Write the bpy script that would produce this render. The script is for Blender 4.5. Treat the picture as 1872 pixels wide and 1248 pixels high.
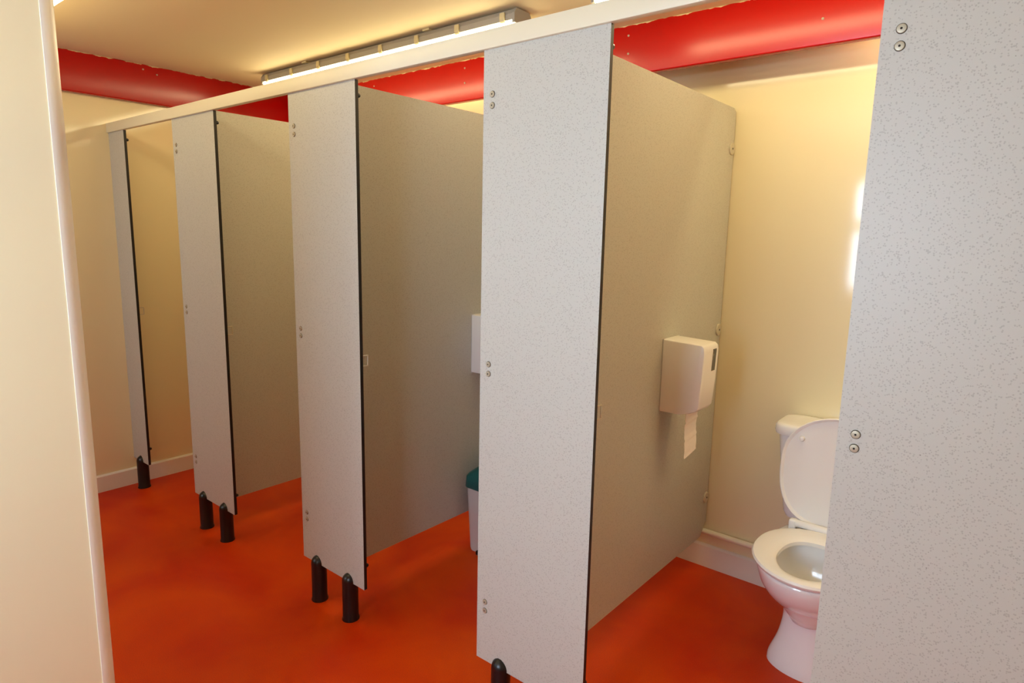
import bpy, bmesh, math, random
from mathutils import Vector, Matrix

for o in list(bpy.data.objects):
    bpy.data.objects.remove(o, do_unlink=True)
SC = bpy.context.scene
COL = SC.collection
random.seed(4)

# ------------------------------------------------------------------ camera
F_PX, PITCH, YAW, ROLL = 1171.845, -0.16565, 0.68683, 0.0209
CAM = Vector((0.27451, -1.35597, 1.46509))
fwd = Vector((-math.sin(YAW) * math.cos(PITCH), math.cos(YAW) * math.cos(PITCH), math.sin(PITCH)))
rgt = Vector((math.cos(YAW), math.sin(YAW), 0))
upv = rgt.cross(fwd)
r2 = rgt * math.cos(ROLL) + upv * math.sin(ROLL)
u2 = upv * math.cos(ROLL) - rgt * math.sin(ROLL)
cd = bpy.data.cameras.new('camera')
cam = bpy.data.objects.new('camera', cd)
COL.objects.link(cam)
m = Matrix((r2, u2, -fwd)).transposed().to_4x4()
m.translation = CAM
cam.matrix_world = m
cd.sensor_fit = 'HORIZONTAL'
cd.sensor_width = 36.0
cd.lens = F_PX * 36.0 / 1872.0
cd.clip_start = 0.02
SC.camera = cam

# ------------------------------------------------------------------ world, daylight, exposure
LAMP_STRENGTH = 13.0
AISLE_LAMP_STRENGTH = 10.0
LAMP_COLOR = (1.0, 0.85, 0.47, 1)
DAY_POWER = (84.0, 20.0)
ADDED_GLOW_POWER = 3.4
DAY_COLOR = (0.60, 0.78, 1.0)
SC.view_settings.view_transform = 'Standard'
SC.view_settings.look = 'None'
SC.view_settings.gamma = 1.0
SC.view_settings.exposure = 0.0
SC.view_settings.use_curve_mapping = False
w = bpy.data.worlds.new('sky')
SC.world = w
w.use_nodes = True
bg = w.node_tree.nodes['Background']
bg.inputs[0].default_value = (0.75, 0.87, 1.0, 1)
bg.inputs[1].default_value = 3.0
SC.cycles.use_denoising = True
try:
    SC.cycles.denoiser = 'OPENIMAGEDENOISE'
except Exception:
    pass
SC.cycles.max_bounces = 7
SC.cycles.diffuse_bounces = 5
SC.cycles.glossy_bounces = 3
SC.cycles.use_adaptive_sampling = True
SC.cycles.adaptive_threshold = 0.05
SC.cycles.adaptive_min_samples = 16
SC.cycles.use_light_tree = False
SC.cycles.sample_clamp_indirect = 6.0
SC.cycles.caustics_reflective = False
SC.cycles.caustics_refractive = False

# ------------------------------------------------------------------ measured layout (metres)
ZB, ZT, ZH = 0.155, 1.95, 1.998           # pilaster bottom, header bottom, header top
PIL = [(-3.636, -3.435), (-2.873, -2.477), (-1.912, -1.519), (-0.955, -0.561), (0.0, 0.394)]
PART_X = [-2.666, -1.711, -0.760]         # right-hand faces of the partitions
TH = 0.013
YW, XL, XR, H = 1.310, -3.636, 1.40, 2.327
YF = -2.25                                # outer wall of the lobby
ZBEAM, YBEAM, XBEAM = 2.128, 1.119, -3.595

WINDOWS = [(-1.15, -0.10), (-3.40, -2.60)]   # x range of the two windows in the outer wall
WZ0, WZ1 = 1.02, 2.00
for (wx0, wx1), power in zip(WINDOWS, DAY_POWER):
    day = bpy.data.lights.new('window_daylight', 'AREA')
    day.shape = 'RECTANGLE'
    day.size, day.size_y = wx1 - wx0 + 0.1, WZ1 - WZ0 + 0.1
    day.energy = power
    day.color = DAY_COLOR
    dayo = bpy.data.objects.new('window_daylight', day)
    COL.objects.link(dayo)
    dayo.location = ((wx0 + wx1) / 2, YF - 0.16, (WZ0 + WZ1) / 2)
    dayo.rotation_euler = (math.radians(90), 0, 0)     # faces +y, into the room


# unseen area lights added for the glow between red beam and rear wall
for cx0, cx1 in ((-3.30, -1.60), (-0.28, 1.30)):
    cove = bpy.data.lights.new('added_beam_glow', 'AREA')
    cove.shape = 'RECTANGLE'
    cove.size, cove.size_y = cx1 - cx0, 0.04
    cove.energy = ADDED_GLOW_POWER * (cx1 - cx0)
    cove.color = LAMP_COLOR[:3]
    glowo = bpy.data.objects.new('added_beam_glow', cove)
    COL.objects.link(glowo)
    glowo.location = ((cx0 + cx1) / 2, 1.23, 2.30)      # faces straight down


# ------------------------------------------------------------------ materials
def lin(c):
    return tuple(((v / 255) / 12.92 if v / 255 <= 0.04045 else ((v / 255 + 0.055) / 1.055) ** 2.4) for v in c) + (1,)


def new_mat(name):
    mt = bpy.data.materials.new(name)
    mt.use_nodes = True
    nt = mt.node_tree
    return mt, nt, nt.nodes['Principled BSDF']


def node(nt, t, **kw):
    n = nt.nodes.new(t)
    for k, v in kw.items():
        setattr(n, k, v)
    return n


def coords(nt):
    return node(nt, 'ShaderNodeTexCoord').outputs['Object']


def plain(name, rgb, rough=0.5, spec=0.5, metal=0.0, var=0.04, scale=6.0, coat=0.0, bump=0.0, bscale=200.0):
    mt, nt, b = new_mat(name)
    n = node(nt, 'ShaderNodeTexNoise')
    n.inputs['Scale'].default_value = scale
    n.inputs['Detail'].default_value = 3
    nt.links.new(coords(nt), n.inputs['Vector'])
    mx = node(nt, 'ShaderNodeMix', data_type='RGBA')
    c = lin(rgb)
    mx.inputs['A'].default_value = tuple(v * (1 - var) for v in c[:3]) + (1,)
    mx.inputs['B'].default_value = tuple(min(1, v * (1 + var)) for v in c[:3]) + (1,)
    nt.links.new(n.outputs['Fac'], mx.inputs['Factor'])
    nt.links.new(mx.outputs['Result'], b.inputs['Base Color'])
    b.inputs['Roughness'].default_value = rough
    b.inputs['Specular IOR Level'].default_value = spec
    b.inputs['Metallic'].default_value = metal
    b.inputs['Coat Weight'].default_value = coat
    b.inputs['Coat Roughness'].default_value = 0.08
    if bump:
        n2 = node(nt, 'ShaderNodeTexNoise')
        n2.inputs['Scale'].default_value = bscale
        nt.links.new(coords(nt), n2.inputs['Vector'])
        bp = node(nt, 'ShaderNodeBump')
        bp.inputs['Strength'].default_value = bump
        bp.inputs['Distance'].default_value = 0.002
        nt.links.new(n2.outputs['Fac'], bp.inputs['Height'])
        nt.links.new(bp.outputs['Normal'], b.inputs['Normal'])
    return mt


def speckled(name):
    mt, nt, b = new_mat(name)
    co = coords(nt)

    def dots(scale, radius, share, offset):
        mp = node(nt, 'ShaderNodeMapping')
        mp.inputs['Location'].default_value = offset
        nt.links.new(co, mp.inputs['Vector'])
        v = node(nt, 'ShaderNodeTexVoronoi')
        v.inputs['Scale'].default_value = scale
        nt.links.new(mp.outputs['Vector'], v.inputs['Vector'])
        sp = node(nt, 'ShaderNodeSeparateColor')
        nt.links.new(v.outputs['Color'], sp.inputs['Color'])
        # only a share of the cells hold a fleck, of varying size
        r = node(nt, 'ShaderNodeMath', operation='MULTIPLY')
        nt.links.new(sp.outputs['Green'], r.inputs[0])
        r.inputs[1].default_value = radius
        near = node(nt, 'ShaderNodeMath', operation='LESS_THAN')
        nt.links.new(v.outputs['Distance'], near.inputs[0])
        nt.links.new(r.outputs[0], near.inputs[1])
        pick = node(nt, 'ShaderNodeMath', operation='LESS_THAN')
        nt.links.new(sp.outputs['Red'], pick.inputs[0])
        pick.inputs[1].default_value = share
        a = node(nt, 'ShaderNodeMath', operation='MULTIPLY')
        nt.links.new(near.outputs[0], a.inputs[0])
        nt.links.new(pick.outputs[0], a.inputs[1])
        return a.outputs[0]

    def over(base, mask, rgb, amount=1.0):
        am = node(nt, 'ShaderNodeMath', operation='MULTIPLY')
        nt.links.new(mask, am.inputs[0])
        am.inputs[1].default_value = amount
        mx = node(nt, 'ShaderNodeMix', data_type='RGBA')
        nt.links.new(am.outputs[0], mx.inputs['Factor'])
        if isinstance(base, tuple):
            mx.inputs['A'].default_value = base
        else:
            nt.links.new(base, mx.inputs['A'])
        mx.inputs['B'].default_value = lin(rgb)
        return mx.outputs['Result']

    c = lin((191, 189, 180))
    c = over(c, dots(330, 0.58, 0.46, (3, 1, 2)), (152, 147, 138), 0.5)
    c = over(c, dots(125, 0.22, 0.26, (5, 2, 6)), (104, 97, 88), 0.8)
    nt.links.new(c, b.inputs['Base Color'])
    b.inputs['Roughness'].default_value = 0.42
    b.inputs['Specular IOR Level'].default_value = 0.4
    return mt


def floor_mat():
    mt, nt, b = new_mat('orange_red_floor_coating')
    co = coords(nt)
    n1 = node(nt, 'ShaderNodeTexNoise')
    n1.inputs['Scale'].default_value = 2.2
    n1.inputs['Detail'].default_value = 5
    n1.inputs['Distortion'].default_value = 0.6
    nt.links.new(co, n1.inputs['Vector'])
    rp = node(nt, 'ShaderNodeValToRGB')
    rp.color_ramp.elements[0].position = 0.32
    rp.color_ramp.elements[0].color = lin((188, 38, 0))
    rp.color_ramp.elements[1].position = 0.70
    rp.color_ramp.elements[1].color = lin((212, 72, 0))
    nt.links.new(n1.outputs['Fac'], rp.inputs['Fac'])
    # fine fleck
    v = node(nt, 'ShaderNodeTexNoise')
    v.inputs['Scale'].default_value = 420
    v.inputs['Detail'].default_value = 2
    nt.links.new(co, v.inputs['Vector'])
    hs = node(nt, 'ShaderNodeMapRange')
    hs.inputs['From Min'].default_value = 0.3
    hs.inputs['From Max'].default_value = 0.7
    hs.inputs['To Min'].default_value = 0.82
    hs.inputs['To Max'].default_value = 1.16
    nt.links.new(v.outputs['Fac'], hs.inputs['Value'])
    ml = node(nt, 'ShaderNodeVectorMath', operation='SCALE')
    nt.links.new(rp.outputs['Color'], ml.inputs[0])
    nt.links.new(hs.outputs['Result'], ml.inputs['Scale'])
    nt.links.new(ml.outputs[0], b.inputs['Base Color'])
    b.inputs['Roughness'].default_value = 0.42
    b.inputs['Specular IOR Level'].default_value = 0.2
    bp = node(nt, 'ShaderNodeBump')
    bp.inputs['Strength'].default_value = 0.12
    bp.inputs['Distance'].default_value = 0.002
    nt.links.new(v.outputs['Fac'], bp.inputs['Height'])
    nt.links.new(bp.outputs['Normal'], b.inputs['Normal'])
    return mt


def red_mat():
    """glossy red paint with a ragged line of ceiling paint along its top edge"""
    mt, nt, b = new_mat('glossy_red_paint')
    co = coords(nt)
    sx = node(nt, 'ShaderNodeSeparateXYZ')
    nt.links.new(co, sx.inputs[0])
    n = node(nt, 'ShaderNodeTexNoise')
    n.inputs['Scale'].default_value = 24
    n.inputs['Detail'].default_value = 6
    nt.links.new(co, n.inputs['Vector'])
    mr = node(nt, 'ShaderNodeMapRange')
    mr.inputs['From Min'].default_value = 0.3
    mr.inputs['From Max'].default_value = 0.75
    mr.inputs['To Min'].default_value = H + 0.001
    mr.inputs['To Max'].default_value = H - 0.010
    nt.links.new(n.outputs['Fac'], mr.inputs['Value'])
    gt = node(nt, 'ShaderNodeMath', operation='GREATER_THAN')
    nt.links.new(sx.outputs['Z'], gt.inputs[0])
    nt.links.new(mr.outputs['Result'], gt.inputs[1])
    mx = node(nt, 'ShaderNodeMix', data_type='RGBA')
    nt.links.new(gt.outputs[0], mx.inputs['Factor'])
    mx.inputs['A'].default_value = lin((174, 2, 0))
    mx.inputs['B'].default_value = lin((226, 204, 172))
    nt.links.new(mx.outputs['Result'], b.inputs['Base Color'])
    b.inputs['Roughness'].default_value = 0.27
    b.inputs['Specular IOR Level'].default_value = 0.5
    return mt


def emissive(name, col, strength):
    mt, nt, b = new_mat(name)
    b.inputs['Base Color'].default_value = (0.9, 0.9, 0.88, 1)
    b.inputs['Emission Color'].default_value = col
    b.inputs['Emission Strength'].default_value = strength
    return mt


def glass_mat():
    mt = bpy.data.materials.new('window_glass')
    mt.use_nodes = True
    nt = mt.node_tree
    nt.nodes.clear()
    out = node(nt, 'ShaderNodeOutputMaterial')
    tr = node(nt, 'ShaderNodeBsdfTransparent')
    gl = node(nt, 'ShaderNodeBsdfGlossy')
    gl.inputs['Roughness'].default_value = 0.02
    mx = node(nt, 'ShaderNodeMixShader')
    mx.inputs[0].default_value = 0.06
    nt.links.new(tr.outputs[0], mx.inputs[1])
    nt.links.new(gl.outputs[0], mx.inputs[2])
    nt.links.new(mx.outputs[0], out.inputs[0])
    return mt


M = dict(
    wall=plain('cream_wall_cladding', (234, 221, 184), rough=0.09, spec=0.55, var=0.02, scale=1.5),
    ceiling=plain('cream_ceiling_paint', (228, 208, 172), rough=0.7, spec=0.2, var=0.03, scale=1.2),
    skirting=plain('white_skirting', (232, 226, 220), rough=0.4, var=0.03),
    panel=speckled('speckled_grey_laminate'),
    core=plain('black_laminate_core', (22, 16, 14), rough=0.5, var=0.1),
    header=plain('cream_powder_coat', (226, 217, 190), rough=0.4, var=0.02),
    red=red_mat(),
    floor=floor_mat(),
    black=plain('black_nylon', (20, 17, 17), rough=0.32, var=0.1),
    nylon=plain('ivory_nylon', (196, 188, 168), rough=0.4, var=0.03),
    chrome=plain('satin_bolt_metal', (178, 168, 146), rough=0.4, metal=0.35, var=0.04),
    dark=plain('dark_recess', (28, 22, 16), rough=0.8, var=0.05),
    ceramic=plain('white_vitreous_china', (236, 234, 234), rough=0.12, spec=0.5, var=0.01, coat=0.4),
    plastic=plain('white_plastic', (236, 233, 230), rough=0.25, var=0.01),
    slot=plain('smoked_window_plastic', (84, 76, 62), rough=0.2, var=0.05),
    paper=plain('toilet_paper', (238, 228, 220), rough=0.9, var=0.03, scale=60, bump=0.2, bscale=300),
    pipe=plain('white_pipe_plastic', (236, 228, 206), rough=0.35, var=0.02),
    lampbody=plain('grey_lamp_housing', (160, 153, 143), rough=0.45, var=0.03),
    clip=plain('ivory_clip_plastic', (206, 190, 146), rough=0.35, var=0.05),
    diffuser=emissive('lit_diffuser', LAMP_COLOR, LAMP_STRENGTH),
    dimdiffuser=emissive('dimmed_lit_diffuser', LAMP_COLOR, AISLE_LAMP_STRENGTH),  # same diffuser, emission lowered on the aisle lamp to balance the light
    teal=plain('teal_plastic', (26, 88, 86), rough=0.35, var=0.05),
    binbody=plain('light_grey_plastic', (196, 194, 190), rough=0.4, var=0.02),
    bead=plain('white_corner_bead', (240, 236, 226), rough=0.3, var=0.01),
    frame=plain('white_window_frame', (238, 238, 236), rough=0.3, var=0.01),
    glass=glass_mat(),
    water=plain('still_water', (196, 184, 160), rough=0.03, spec=0.6, var=0.02),
)


# ------------------------------------------------------------------ mesh helpers
def link(name, me, parent=None):
    o = bpy.data.objects.new(name, me)
    COL.objects.link(o)
    if parent is not None:
        o.parent = parent
    return o


def finish(name, bm, mats, parent=None, smooth=False):
    me = bpy.data.meshes.new(name)
    bmesh.ops.recalc_face_normals(bm, faces=bm.faces[:])
    bm.to_mesh(me)
    bm.free()
    for mt in (mats if isinstance(mats, (list, tuple)) else [mats]):
        me.materials.append(M[mt])
    if smooth:
        for p in me.polygons:
            p.use_smooth = True
        try:
            me.set_sharp_from_angle(angle=math.radians(40))
        except Exception:
            pass
    return link(name, me, parent)


def add_box(bm, a, b, bevel=0.0, seg=2):
    x0, y0, z0 = a
    x1, y1, z1 = b
    vs = [bm.verts.new(p) for p in ((x0, y0, z0), (x1, y0, z0), (x1, y1, z0), (x0, y1, z0),
                                    (x0, y0, z1), (x1, y0, z1), (x1, y1, z1), (x0, y1, z1))]
    fs = [bm.faces.new([vs[i] for i in q]) for q in
          ((3, 2, 1, 0), (4, 5, 6, 7), (0, 1, 5, 4), (1, 2, 6, 5), (2, 3, 7, 6), (3, 0, 4, 7))]
    if bevel:
        es = list({e for f in fs for e in f.edges})
        bmesh.ops.bevel(bm, geom=es, offset=bevel, segments=seg, affect='EDGES', profile=0.5)


def box(name, a, b, mat, parent=None, bevel=0.0):
    bm = bmesh.new()
    add_box(bm, a, b, bevel)
    return finish(name, bm, mat, parent, smooth=bevel > 0)


def add_prism(bm, pts, axis, lo, hi):
    """pts: 2-D outline in the two remaining axes (in x,y,z order); extruded along axis"""
    def P(p, t):
        return {'x': (t, p[0], p[1]), 'y': (p[0], t, p[1]), 'z': (p[0], p[1], t)}[axis]
    a = [bm.verts.new(P(p, lo)) for p in pts]
    b = [bm.verts.new(P(p, hi)) for p in pts]
    n = len(pts)
    bm.faces.new(a)
    bm.faces.new(b[::-1])
    for i in range(n):
        bm.faces.new((a[i], b[i], b[(i + 1) % n], a[(i + 1) % n]))


def add_lathe(bm, prof, centre, axis='z', n=24):
    """prof: (radius, height) pairs along the axis; closed with caps"""
    rings = []
    for r, h in prof:
        ring = []
        for k in range(n):
            a = 2 * math.pi * k / n
            c, s = r * math.cos(a), r * math.sin(a)
            p = {'z': (c, s, h), 'y': (c, h, s), 'x': (h, c, s)}[axis]
            ring.append(bm.verts.new(Vector(centre) + Vector(p)))
        rings.append(ring)
    for i in range(len(rings) - 1):
        for k in range(n):
            bm.faces.new((rings[i][k], rings[i][(k + 1) % n], rings[i + 1][(k + 1) % n], rings[i + 1][k]))
    bm.faces.new(rings[0][::-1])
    bm.faces.new(rings[-1])


def loft(bm, rings, cap0=True, cap1=True):
    vr = [[bm.verts.new(p) for p in r] for r in rings]
    n = len(vr[0])
    for i in range(len(vr) - 1):
        for k in range(n):
            bm.faces.new((vr[i][k], vr[i][(k + 1) % n], vr[i + 1][(k + 1) % n], vr[i + 1][k]))
    if cap0:
        bm.faces.new(vr[0][::-1])
    if cap1:
        bm.faces.new(vr[-1])


def thing(name, label, cat, loc=(0, 0, 0), group=None):
    o = bpy.data.objects.new(name, None)
    COL.objects.link(o)
    o.location = loc
    o.empty_display_size = 0.05
    tag(o, label, cat, group)
    return o


def tag(o, label, cat, group=None):
    o['label'] = label
    o['category'] = cat
    if group:
        o['group'] = group
    return o


def struct(o):
    o['kind'] = 'structure'
    return o


def copy_part(src, parent, loc=None):
    c = src.copy()
    COL.objects.link(c)
    c.parent = parent
    if loc is not None:
        c.location = loc
    for ch in list(src.children):
        copy_part(ch, c)
    return c


# ------------------------------------------------------------------ the room
struct(box('floor', (XL - 0.1, YF - 0.1, -0.1), (XR + 0.1, YW + 0.1, 0), 'floor'))
struct(box('ceiling', (XL - 0.1, YF - 0.1, H), (XR + 0.1, YW + 0.1, H + 0.1), 'ceiling'))
struct(box('wall_rear', (XL - 0.1, YW, 0), (XR + 0.1, YW + 0.1, H), 'wall'))
struct(box('wall_end', (XL - 0.1, YF - 0.1, 0), (XL, YW, H), 'wall'))
struct(box('wall_right', (XR, YF - 0.1, 0), (XR + 0.1, YW, H), 'wall'))

# outer wall with two windows
NX, NY = -1.25, -0.9284                        # corner of the screen wall next to the camera
bm = bmesh.new()
xs = [XL] + [v for wxs in sorted(WINDOWS) for v in wxs] + [XR]
for i in range(0, len(xs), 2):
    add_box(bm, (xs[i], YF - 0.1, 0), (xs[i + 1], YF, H))
for wx0, wx1 in WINDOWS:
    add_box(bm, (wx0, YF - 0.1, 0), (wx1, YF, WZ0))
    add_box(bm, (wx0, YF - 0.1, WZ1), (wx1, YF, H))
struct(finish('wall_front', bm, 'wall'))
for i, (wx0, wx1) in enumerate(WINDOWS):
    win = bpy.data.objects.new('window_%d' % (i + 1), None)
    COL.objects.link(win)
    struct(win)
    fy0, fy1 = YF - 0.075, YF - 0.025
    xm = (wx0 + wx1) / 2
    bm = bmesh.new()
    for a, b in (((wx0, fy0, WZ0), (wx0 + 0.045, fy1, WZ1)), ((wx1 - 0.045, fy0, WZ0), (wx1, fy1, WZ1)),
                 ((wx0 + 0.045, fy0, WZ0), (wx1 - 0.045, fy1, WZ0 + 0.045)),
                 ((wx0 + 0.045, fy0, WZ1 - 0.045), (wx1 - 0.045, fy1, WZ1)),
                 ((wx0 + 0.045, fy0, 1.545), (wx1 - 0.045, fy1, 1.655)),
                 ((xm - 0.025, fy0, WZ0 + 0.045), (xm + 0.025, fy1, 1.545)), ((xm - 0.025, fy0, 1.655), (xm + 0.025, fy1, WZ1 - 0.045))):
        add_box(bm, a, b)
    finish('window_frame', bm, 'frame', win)
    for x0, x1 in ((wx0 + 0.045, xm - 0.025), (xm + 0.025, wx1 - 0.045)):
        for z0, z1 in ((WZ0 + 0.045, 1.545), (1.655, WZ1 - 0.045)):
            box('pane', (x0, YF - 0.052, z0), (x1, YF - 0.048, z1), 'glass', win)
    box('window_sill', (wx0 - 0.02, YF - 0.025, WZ0 - 0.02), (wx1 + 0.02, YF + 0.05, WZ0), 'frame', win, 0.004)

# screen wall on the left of the camera, a notch at its corner takes the bead
bm = bmesh.new()
R = 0.0317
NB = NX - 0.11
add_prism(bm, [(NB, YF), (NX, YF), (NX, NY), (NX - R + 0.002, NY), (NX - R + 0.002, NY + R - 0.002), (NB, NY + R - 0.002)],
          'z', 0, H)
struct(finish('wall_screen', bm, 'wall'))
bm = bmesh.new()
pts = [(NX - R + 0.002, NY)]
for k in range(17):
    a = math.pi / 2 * k / 16
    pts.append((NX - R + 0.002 + R * math.cos(a), NY + R * math.sin(a)))
add_prism(bm, pts, 'z', 0.0, H)
struct(finish('trim_3', bm, 'bead', smooth=True))


def red_boxing(name, a, b, screws, axis):
    bm = bmesh.new()
    add_box(bm, a, b, 0.006, 3)
    o = struct(finish(name, bm, 'red', smooth=True))
    for p in screws:
        bm = bmesh.new()
        if axis == 'y':
            add_lathe(bm, [(0.0045, 0.001), (0.0045, -0.0015), (0.003, -0.003), (0.0006, -0.0035)], p, 'y', 10)
        else:
            add_lathe(bm, [(0.0045, -0.001), (0.0045, 0.0015), (0.003, 0.003), (0.0006, 0.0035)], p, 'x', 10)
        finish('screw', bm, 'chrome', o, smooth=True)
    return o


red_boxing('trim_1', (XBEAM, YBEAM, ZBEAM), (XR, YBEAM + 0.036, H),
           [(x, YBEAM, z) for x, z in ((-2.82, 2.288), (-2.10, 2.287), (-2.10, 2.216), (-1.165, 2.285), (-1.163, 2.214), (-0.41, 2.214), (-0.41, 2.285))], 'y')
red_boxing('trim_2', (XL, YF, ZBEAM), (XBEAM, YW, H), [(XBEAM, y, z) for y, z in ((0.25, 2.285), (0.18, 2.300), (0.94, 2.285))], 'x')

# skirtings
bm = bmesh.new()
add_prism(bm, [(XL, 0), (XL + 0.014, 0), (XL + 0.014, 0.088), (XL + 0.008, 0.096), (XL, 0.096)], 'y', YF, YW - 0.014)
struct(finish('baseboard_end', bm, 'skirting'))
bm = bmesh.new()
add_prism(bm, [(YW, 0), (YW - 0.014, 0), (YW - 0.014, 0.097), (YW - 0.008, 0.105), (YW, 0.105)], 'x', XL, XR)
struct(finish('baseboard_rear', bm, 'skirting'))


# ------------------------------------------------------------------ cubicle fronts
def panel_mesh(name, outline, axis, lo, hi, parent):
    """flat laminate panel: speckled faces, black core on the edges"""
    bm = bmesh.new()
    add_prism(bm, outline, axis, lo, hi)
    bmesh.ops.recalc_face_normals(bm, faces=bm.faces[:])
    ai = 'xyz'.index(axis)
    for f in bm.faces:
        f.material_index = 0 if abs(f.normal[ai]) > 0.9 else 1
    return finish(name, bm, ['panel', 'core'], parent)


def leg_proto():
    """black nylon leg with a slot for the panel and rounded jaws; origin on the floor"""
    bm = bmesh.new()
    r = 0.030
    add_lathe(bm, [(r + 0.003, 0.0), (r + 0.003, 0.004), (r, 0.012), (r, ZB - 0.001)], (0, 0, 0), 'z', 28)
    for s in (-1, 1):
        rings = []
        y0 = s * (TH / 2 + 0.0004)
        n = 14
        for i in range(8):
            t = i / 7
            q = math.sqrt(max(0.0, 1 - t ** 2.4))
            rr = max(r * q, TH / 2 + 0.0025)
            half = math.sqrt(max(rr * rr - y0 * y0, 1e-7))
            a0 = math.atan2(abs(y0), half)
            ring = []
            for k in range(n + 1):
                a = a0 + (math.pi - 2 * a0) * k / n
                ring.append((rr * math.cos(a), s * rr * math.sin(a), ZB - 0.001 + 0.034 * t))
            rings.append(ring)
        loft(bm, rings)
    return finish('support_leg', bm, 'black', smooth=True)


def bolt_proto():
    bm = bmesh.new()
    add_lathe(bm, [(0.0082, 0.0), (0.0082, -0.0016), (0.0074, -0.0028), (0.0045, -0.0032), (0.0024, -0.0032)], (0, 0, 0), 'y', 24)
    o = finish('hinge_bolt', bm, 'chrome', smooth=True)
    bm = bmesh.new()
    add_lathe(bm, [(0.0022, -0.0029), (0.0022, -0.0035)], (0, 0, 0), 'y', 6)
    add_lathe(bm, [(0.0091, 0.0), (0.0091, -0.0005)], (0, 0, 0), 'y', 20)
    finish('socket', bm, 'dark', o)
    return o


def buffer_proto():
    bm = bmesh.new()
    add_lathe(bm, [(0.0075, 0.0), (0.0075, 0.007), (0.005, 0.011), (0.001, 0.012)], (0, 0, 0), 'y', 14)
    return finish('rubber_buffer', bm, 'black', smooth=True)


def keep_proto():
    """small U-shaped latch keep behind the panel edge"""
    bm = bmesh.new()
    add_box(bm, (-0.004, 0.0, 0.016), (0.0, 0.024, 0.020), 0.0012)
    add_box(bm, (-0.004, 0.0, -0.020), (0.0, 0.024, -0.016), 0.0012)
    add_box(bm, (-0.004, 0.0205, -0.018), (0.0, 0.0245, 0.018), 0.0012)
    return finish('latch_keep', bm, 'nylon', smooth=True)


def flange_proto():
    bm = bmesh.new()
    add_lathe(bm, [(0.0245, 0.0), (0.0245, 0.004), (0.0225, 0.0062), (0.004, 0.0066)], (0, 0, 0), 'x', 26)
    o = finish('wall_bracket', bm, 'nylon', smooth=True)
    bm = bmesh.new()
    add_lathe(bm, [(0.0042, 0.0060), (0.0042, 0.0072)], (0, 0, 0), 'x', 10)
    finish('screw', bm, 'dark', o)
    return o


legp, boltp, bufp, keepp, flap = leg_proto(), bolt_proto(), buffer_proto(), keep_proto(), flange_proto()
used = {}


def place(proto, parent, loc):
    """first use moves the prototype itself, later uses copy it"""
    if proto.name not in used:
        used[proto.name] = 1
        proto.parent = parent
        proto.location = loc
        return proto
    key = [k for k in (legp, boltp, bufp, keepp, flap) if k is proto][0]
    return copy_part(key, parent, loc)


PIL_LABEL = [
    'narrow grey pilaster fixed to the cream end wall, farthest from the camera',
    'speckled grey pilaster on two black legs, second from the end wall',
    'speckled grey pilaster on two black legs, left of the cubicle with the bin',
    'broad speckled grey pilaster between the bin cubicle and the toilet cubicle',
    'large speckled grey pilaster hiding the right half of the toilet',
]
for i, (x0, x1) in enumerate(PIL):
    t = thing('cubicle_pilaster', PIL_LABEL[i], 'panel', ((x0 + x1) / 2, TH / 2, 0), 'pilasters along the cubicle fronts')
    cx = (x0 + x1) / 2
    panel_mesh('pilaster_panel', [(x0 - cx, ZB), (x1 - cx, ZB), (x1 - cx, ZT), (x0 - cx, ZT)], 'y', -TH / 2, TH / 2, t)
    if i == 0:
        place(legp, t, (-3.535 - cx, 0, 0))
    else:
        place(legp, t, (x0 + 0.095 - cx, 0, 0))
        place(legp, t, (x1 - 0.095 - cx, 0, 0))
        for z in (1.835, 1.806, 1.095, 1.067, 0.352, 0.323):
            place(boltp, t, (x0 + 0.032 - cx, -TH / 2, z))
    for z in (1.903, 0.245):
        place(bufp, t, (x1 - 0.0076 - cx, TH / 2, z))
    place(keepp, t, (x1 - 0.001 - cx, TH / 2, 1.017))

# partitions between the cubicles
PART_LABEL = [
    'speckled partition panel beyond the pilaster nearest the end wall',
    'speckled partition panel beside the bin with the teal lid',
    'speckled partition panel carrying the whole white paper dispenser by the toilet',
]
for i, x in enumerate(PART_X):
    t = thing('cubicle_partition', PART_LABEL[i], 'panel', (x - TH / 2, 0.65, 0), 'partitions between the cubicles')
    oy = -0.65
    y0, y1 = TH + 0.0005, YW - 0.003
    panel_mesh('partition_panel', [(y0 + oy, ZB), (1.252 + oy, ZB), (y1 + oy, 0.213), (y1 + oy, 1.970), (1.285 + oy, 1.983), (y0 + oy, 1.983)],
               'x', -TH / 2, TH / 2, t)
    for z in (1.825, 1.084, 0.333):
        place(flap, t, (TH / 2, 1.282 + oy, z))

# header rail along the tops of the pilasters
bm = bmesh.new()
add_box(bm, (PIL[0][0] + 0.001, -0.010, ZT), (XR, TH, ZH), 0.0025, 2)
tag(finish('header_rail', bm, 'header', smooth=True), 'long cream header rail running along the tops of the cubicle fronts', 'rail')


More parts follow.
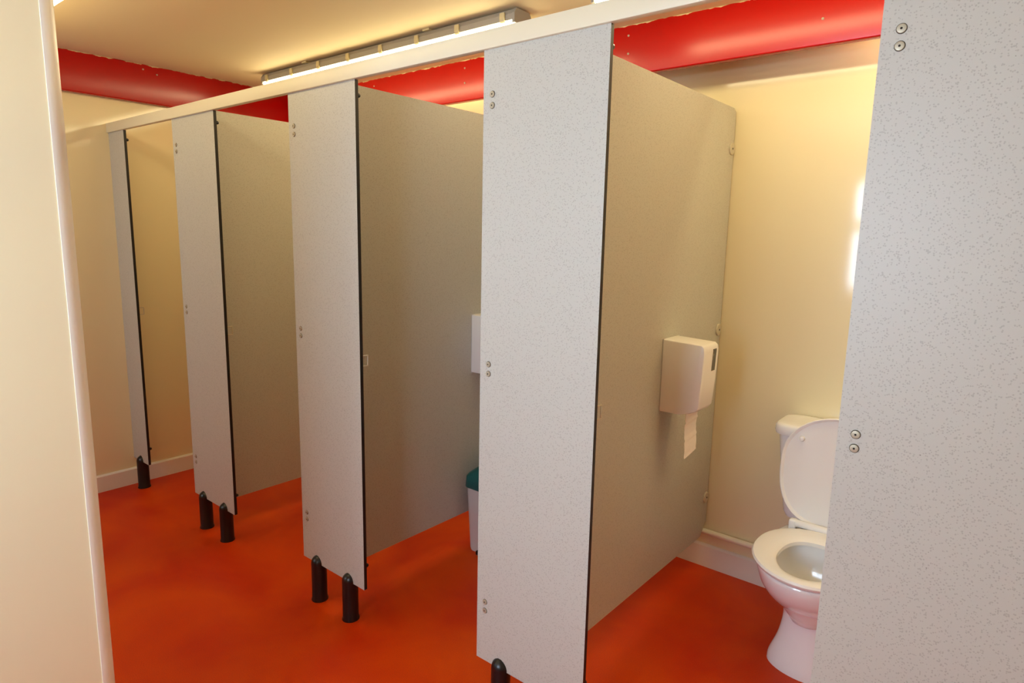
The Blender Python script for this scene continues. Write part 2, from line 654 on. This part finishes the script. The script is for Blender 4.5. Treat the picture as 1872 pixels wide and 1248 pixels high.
# ------------------------------------------------------------------ fluorescent battens
def lamp_proto(name, label):
    L = 1.84
    t = thing(name, label, 'lamp', (0, 0, H), 'fluorescent ceiling lamps')
    bm = bmesh.new()
    prof = [(-0.050, -0.048), (0.050, -0.048), (0.050, -0.026), (0.040, -0.008), (-0.040, -0.008), (-0.050, -0.026)]
    add_prism(bm, prof, 'x', 0.012, L - 0.012)
    finish('lamp_body', bm, 'lampbody', t)
    for x in (0.0, L - 0.012):
        bm = bmesh.new()
        add_prism(bm, [(-0.052, -0.060), (0.052, -0.060), (0.052, -0.024), (0.040, -0.006), (-0.040, -0.006), (-0.052, -0.024)], 'x', x, x + 0.012)
        finish('end_cap', bm, 'lampbody', t)
    bm = bmesh.new()
    prof = [(-0.046, -0.0485)]
    for k in range(13):
        a = math.pi * k / 12
        prof.append((-0.046 * math.cos(a), -0.052 - 0.064 * math.sin(a) ** 0.7))
    prof.append((0.046, -0.0485))
    add_prism(bm, prof, 'x', 0.013, L - 0.013)
    finish('diffuser', bm, 'diffuser', t, smooth=True)
    for k in range(8):
        x = 0.06 + k * (L - 0.12) / 7
        for s in (-1, 1):
            bm = bmesh.new()
            pr = [(s * 0.0505, -0.022), (s * 0.0565, -0.018), (s * 0.0575, -0.040), (s * 0.0550, -0.050), (s * 0.0492, -0.054), (s * 0.0505, -0.046)]
            add_prism(bm, pr, 'x', x - 0.012, x + 0.012)
            finish('clip', bm, 'clip', t)
    for x in (0.43, 1.35):
        box('ceiling_bracket', (x - 0.02, -0.056, -0.008), (x + 0.02, 0.056, 0.0), 'clip', t)
    return t


lamp = lamp_proto('fluorescent_lamp', 'fluorescent lamp on the ceiling above the header rail, wholly in view')
lamp.location = (-3.24, 0.712, H)


def copy_lamp(loc, label):
    c = lamp.copy()
    COL.objects.link(c)
    c.location = loc
    c['label'] = label
    for ch in lamp.children:
        copy_part(ch, c)
    return c


copy_lamp((-1.055, 0.712, H), 'fluorescent lamp end peeping over the header rail at the top edge')
aisle = copy_lamp((-3.24, -0.558, H), 'lit lamp tip at the top left corner beside the white corner bead')
for ch in aisle.children:
    if ch.name.startswith('diffuser'):
        ch.data = ch.data.copy()
        ch.data.materials[0] = M['dimdiffuser']


# ------------------------------------------------------------------ toilet
TX = -0.197                                   # centre line of the toilet


def egg(yf, yb, hw, z, n=48, yc=None, pf=2.0, pb=2.6):
    yc = yc if yc is not None else yf + (yb - yf) * 0.52
    out = []
    for k in range(n):
        a = 2 * math.pi * k / n
        c, s = math.cos(a), math.sin(a)
        p = pf if s < 0 else pb
        x = math.copysign(abs(c) ** (2 / p), c) * hw
        y = math.copysign(abs(s) ** (2 / p), s)
        y = yc + (y * (yc - yf) if s < 0 else y * (yb - yc))
        out.append((x, y, z))
    return out


def catmull(keys, steps):
    res = []
    for i in range(len(keys) - 1):
        p0, p1, p2, p3 = keys[max(i - 1, 0)], keys[i], keys[i + 1], keys[min(i + 2, len(keys) - 1)]
        for k in range(steps):
            t = k / steps
            res.append(tuple(0.5 * ((2 * b) + (-a + c) * t + (2 * a - 5 * b + 4 * c - d) * t * t + (-a + 3 * b - 3 * c + d) * t ** 3)
                             for a, b, c, d in zip(p0, p1, p2, p3)))
    res.append(keys[-1])
    return res


toilet = thing('toilet', 'white close-coupled toilet with its lid raised, against the rear wall', 'toilet', (TX, 0.95, 0))
OY = -0.95
# pan: pedestal, bowl, rim and the inside, as one skin   (z, front, back, half width)
outer = catmull([(0.0, 0.778, 1.19, 0.128), (0.03, 0.782, 1.18, 0.124), (0.10, 0.800, 1.15, 0.100), (0.17, 0.808, 1.13, 0.088),
                 (0.215, 0.795, 1.13, 0.092), (0.25, 0.745, 1.14, 0.120), (0.29, 0.690, 1.16, 0.147), (0.33, 0.650, 1.19, 0.166),
                 (0.37, 0.626, 1.20, 0.177), (0.395, 0.618, 1.20, 0.182), (0.405, 0.620, 1.20, 0.181)], 4)
rings = [egg(f + OY, b + OY, hw, z, yc=0.86 + OY) for z, f, b, hw in outer]
inner = [(0.409, 0.628, 1.19, 0.174), (0.409, 0.652, 0.985, 0.142), (0.400, 0.658, 0.965, 0.134), (0.375, 0.652, 0.968, 0.136),
         (0.33, 0.668, 0.955, 0.124), (0.28, 0.700, 0.930, 0.098), (0.24, 0.735, 0.900, 0.072), (0.20, 0.770, 0.880, 0.050), (0.185, 0.800, 0.860, 0.022)]
rings += [egg(f + OY, b + OY, hw, z, yc=(0.86 if i == 0 else 0.815) + OY) for i, (z, f, b, hw) in enumerate(inner)]
bm = bmesh.new()
loft(bm, rings)
finish('pan', bm, 'ceramic', toilet, smooth=True)
bm = bmesh.new()
loft(bm, [egg(0.733 + OY, 0.902 + OY, 0.0735, 0.2425, yc=0.815 + OY), egg(0.732 + OY, 0.903 + OY, 0.0740, 0.2435, yc=0.815 + OY)])
finish('water', bm, 'water', toilet)

# seat ring
bm = bmesh.new()
so = [(0.4115, 0.010), (0.416, 0.003), (0.424, 0.0), (0.431, 0.004), (0.4345, 0.014)]
rg = [egg(0.604 + d + OY, 1.035 - d + OY, 0.192 - d, z, yc=0.83 + OY, pb=2.3) for z, d in so]
si = [(0.4345, -0.030), (0.431, -0.010), (0.424, -0.001), (0.4115, 0.0)]
rg += [egg(0.655 + d + OY, 0.940 - d + OY, 0.104 - d, z, yc=0.80 + OY) for z, d in si]
vr = [[bm.verts.new(p) for p in r] for r in rg]
n = len(vr[0])
for i in range(len(vr)):
    j = (i + 1) % len(vr)
    for k in range(n):
        bm.faces.new((vr[i][k], vr[i][(k + 1) % n], vr[j][(k + 1) % n], vr[j][k]))
finish('seat', bm, 'plastic', toilet, smooth=True)

# raised lid: an egg-shaped shell with a rolled rim; local y up the lid, leaning back on the cistern
lid_len, lid_hw = 0.415, 0.200
tilt = math.radians(4.0)


def lid_pt(x, v, d):
    """v up the lid, d out of the lid towards the front"""
    y = 1.052 + OY + v * math.sin(tilt) - d * math.cos(tilt)
    z = 0.432 + v * math.cos(tilt) + d * math.sin(tilt)
    return (x, y, z)


def lid_ring(inset, d, n=48):
    out = []
    for x, v, _ in egg(0.0 + inset, lid_len - inset, lid_hw - inset, 0, n, yc=0.235, pf=2.9, pb=2.05):
        out.append(lid_pt(x, v, d))
    return out


bm = bmesh.new()
loft(bm, [lid_ring(0.030, -0.012), lid_ring(0.006, -0.009), lid_ring(0.0, -0.002), lid_ring(0.0, 0.006), lid_ring(0.003, 0.009), lid_ring(0.007, 0.007),
          lid_ring(0.012, 0.000), lid_ring(0.03, -0.001), lid_ring(0.10, -0.003), lid_ring(0.15, -0.004)])
lid = finish('lid', bm, 'plastic', toilet, smooth=True)
for x in (-0.135, 0.135):
    p0 = Vector(lid_pt(x, 0.318, 0.0))
    bm = bmesh.new()
    add_lathe(bm, [(0.0100, 0.001), (0.0100, -0.008), (0.0085, -0.012), (0.004, -0.0135)], p0, 'y', 16)
    finish('lid_buffer', bm, 'plastic', lid, smooth=True)
bm = bmesh.new()
add_lathe(bm, [(0.0125, -0.125), (0.0135, -0.122), (0.0135, 0.122), (0.0125, 0.125)], (0, 1.032 + OY, 0.4400), 'x', 18)
finish('hinge_bar', bm, 'plastic', toilet, smooth=True)
for x in (-0.128, 0.128):
    bm = bmesh.new()
    add_box(bm, (x - 0.013, 1.018 + OY, 0.4115), (x + 0.013, 1.050 + OY, 0.452), 0.006, 3)
    finish('hinge', bm, 'plastic', toilet, smooth=True)


def rrect(x0, x1, y0, y1, r, z, n=6):
    out = []
    for cx, cy, a0 in ((x1 - r, y1 - r, 0), (x0 + r, y1 - r, 90), (x0 + r, y0 + r, 180), (x1 - r, y0 + r, 270)):
        for k in range(n + 1):
            a = math.radians(a0 + 90 * k / n)
            out.append((cx + r * math.cos(a), cy + r * math.sin(a), z))
    return out


bm = bmesh.new()
yb = YW - 0.004 + OY
loft(bm, [rrect(-0.190, 0.190, 1.135 + OY, yb, 0.030, 0.410), rrect(-0.200, 0.200, 1.128 + OY, yb, 0.034, 0.430), rrect(-0.222, 0.222, 1.122 + OY, yb, 0.038, 0.58),
          rrect(-0.236, 0.236, 1.114 + OY, yb, 0.040, 0.722), rrect(-0.236, 0.236, 1.114 + OY, yb, 0.040, 0.735)])
cis = finish('cistern', bm, 'ceramic', toilet, smooth=True)
bm = bmesh.new()
loft(bm, [rrect(-0.240, 0.240, 1.110 + OY, yb, 0.042, 0.7352), rrect(-0.250, 0.250, 1.100 + OY, yb, 0.050, 0.739), rrect(-0.253, 0.253, 1.097 + OY, yb, 0.052, 0.748),
          rrect(-0.252, 0.252, 1.098 + OY, yb, 0.052, 0.770), rrect(-0.246, 0.246, 1.104 + OY, yb - 0.004, 0.048, 0.7775), rrect(-0.230, 0.230, 1.118 + OY, yb - 0.012, 0.040, 0.7805),
          rrect(-0.19, 0.19, 1.15 + OY, yb - 0.03, 0.030, 0.7815)])
finish('cistern_lid', bm, 'ceramic', cis, smooth=True)

# pipe on the skirting behind the toilet
bm = bmesh.new()
add_lathe(bm, [(0.013, -1.690), (0.013, XR - 0.002)], (0, 1.288, 0.171), 'x', 18)
tag(finish('waste_pipe', bm, 'pipe', smooth=True), 'white plastic pipe running low along the rear wall above the skirting', 'pipe')


# ------------------------------------------------------------------ paper dispensers
def dispenser(label, ox):
    t = thing('toilet_paper_dispenser', label, 'dispenser', (ox, 0.835, 0.83), 'paper dispensers')
    # outline seen from the side (x outward, z up), lofted along y with rounded ends
    prof = [(0.004, 0.000), (0.075, 0.000), (0.112, 0.010), (0.140, 0.022), (0.150, 0.036), (0.156, 0.130), (0.160, 0.240), (0.157, 0.258), (0.148, 0.266), (0.004, 0.272)]
    cx, cz = 0.07, 0.135

    def ring(y, k):
        return [(0.004 + (x - 0.004) * (1 - k * 0.5), y, cz + (z - cz) * (1 - k)) for x, z in prof]
    bm = bmesh.new()
    loft(bm, [ring(-0.0655, 0.060), ring(-0.0635, 0.022), ring(-0.056, 0.004), ring(-0.048, 0.0), ring(0.048, 0.0), ring(0.056, 0.004), ring(0.0635, 0.022), ring(0.0655, 0.060)])
    finish('cover', bm, 'plastic', t, smooth=True)
    box('back_plate', (0.0003, -0.066, -0.002), (0.004, 0.066, 0.272), 'binbody', t, 0.001)
    bm = bmesh.new()
    add_prism(bm, [(0.1505, 0.165), (0.1585, 0.165), (0.1615, 0.245), (0.1535, 0.245)], 'y', 0.012, 0.040)
    finish('level_window', bm, 'slot', t)
    return t


dispenser('whole white toilet paper dispenser on the partition beside the toilet', PART_X[2])
dispenser('white toilet paper dispenser half hidden by the broad pilaster above the bin', PART_X[1])

# hanging strip of paper: three sheets with soft folds
bm = bmesh.new()
px = PART_X[2] + 0.100
rows = 24
fr, bk = [], []
for i in range(rows + 1):
    f = i / rows
    z = 0.870 - f * 0.192
    dx = 0.004 * math.sin(f * 9.0) * f + (0.003 if i % 8 == 0 and i else 0)
    dy = 0.006 * f - (0.004 if f > 0.5 else 0)
    zz = z - (0.012 * 0 if i < rows else 0.0)
    a = [(px + dx, 0.785 - dy + (0.003 if f > 0.45 else 0), zz - 0.012 * f), (px + dx + 0.001 * math.sin(f * 14), 0.836, zz - 0.004 * f), (px + dx, 0.889 - dy, zz + 0.004 * f)]
    fr.append([bm.verts.new(p) for p in a])
    bk.append([bm.verts.new((p[0] - 0.0006, p[1], p[2])) for p in a])
for i in range(rows):
    for k in range(2):
        bm.faces.new((fr[i][k], fr[i][k + 1], fr[i + 1][k + 1], fr[i + 1][k]))
        bm.faces.new((bk[i][k + 1], bk[i][k], bk[i + 1][k], bk[i + 1][k + 1]))
for i in range(rows):
    bm.faces.new((fr[i][0], fr[i + 1][0], bk[i + 1][0], bk[i][0]))
    bm.faces.new((fr[i + 1][2], fr[i][2], bk[i][2], bk[i + 1][2]))
for k in range(2):
    bm.faces.new((fr[0][k + 1], fr[0][k], bk[0][k], bk[0][k + 1]))
    bm.faces.new((fr[-1][k], fr[-1][k + 1], bk[-1][k + 1], bk[-1][k]))
tag(finish('toilet_paper', bm, 'paper', smooth=True), 'strip of white toilet paper hanging below the dispenser by the toilet', 'toilet paper')

# ------------------------------------------------------------------ bin
b = thing('pedal_bin', 'light grey plastic bin with teal lid, half hidden by the broad pilaster', 'bin', (-1.545, 0.825, 0))
bm = bmesh.new()
loft(bm, [rrect(-0.112, 0.112, -0.118, 0.118, 0.03, 0.0), rrect(-0.114, 0.114, -0.120, 0.120, 0.03, 0.01), rrect(-0.126, 0.126, -0.132, 0.132, 0.03, 0.31)])
finish('bin_body', bm, 'binbody', b, smooth=True)
bm = bmesh.new()
loft(bm, [rrect(-0.131, 0.131, -0.137, 0.137, 0.032, 0.3105), rrect(-0.133, 0.133, -0.139, 0.139, 0.033, 0.314), rrect(-0.130, 0.130, -0.136, 0.136, 0.033, 0.362),
          rrect(-0.122, 0.122, -0.128, 0.128, 0.033, 0.374), rrect(-0.072, 0.072, -0.090, 0.090, 0.033, 0.418), rrect(-0.060, 0.060, -0.078, 0.078, 0.033, 0.422)])
finish('bin_lid', bm, 'teal', b, smooth=True)
bm = bmesh.new()
add_box(bm, (-0.040, -0.148, 0.006), (0.040, -0.117, 0.026), 0.004, 2)
finish('pedal', bm, 'black', b, smooth=True)
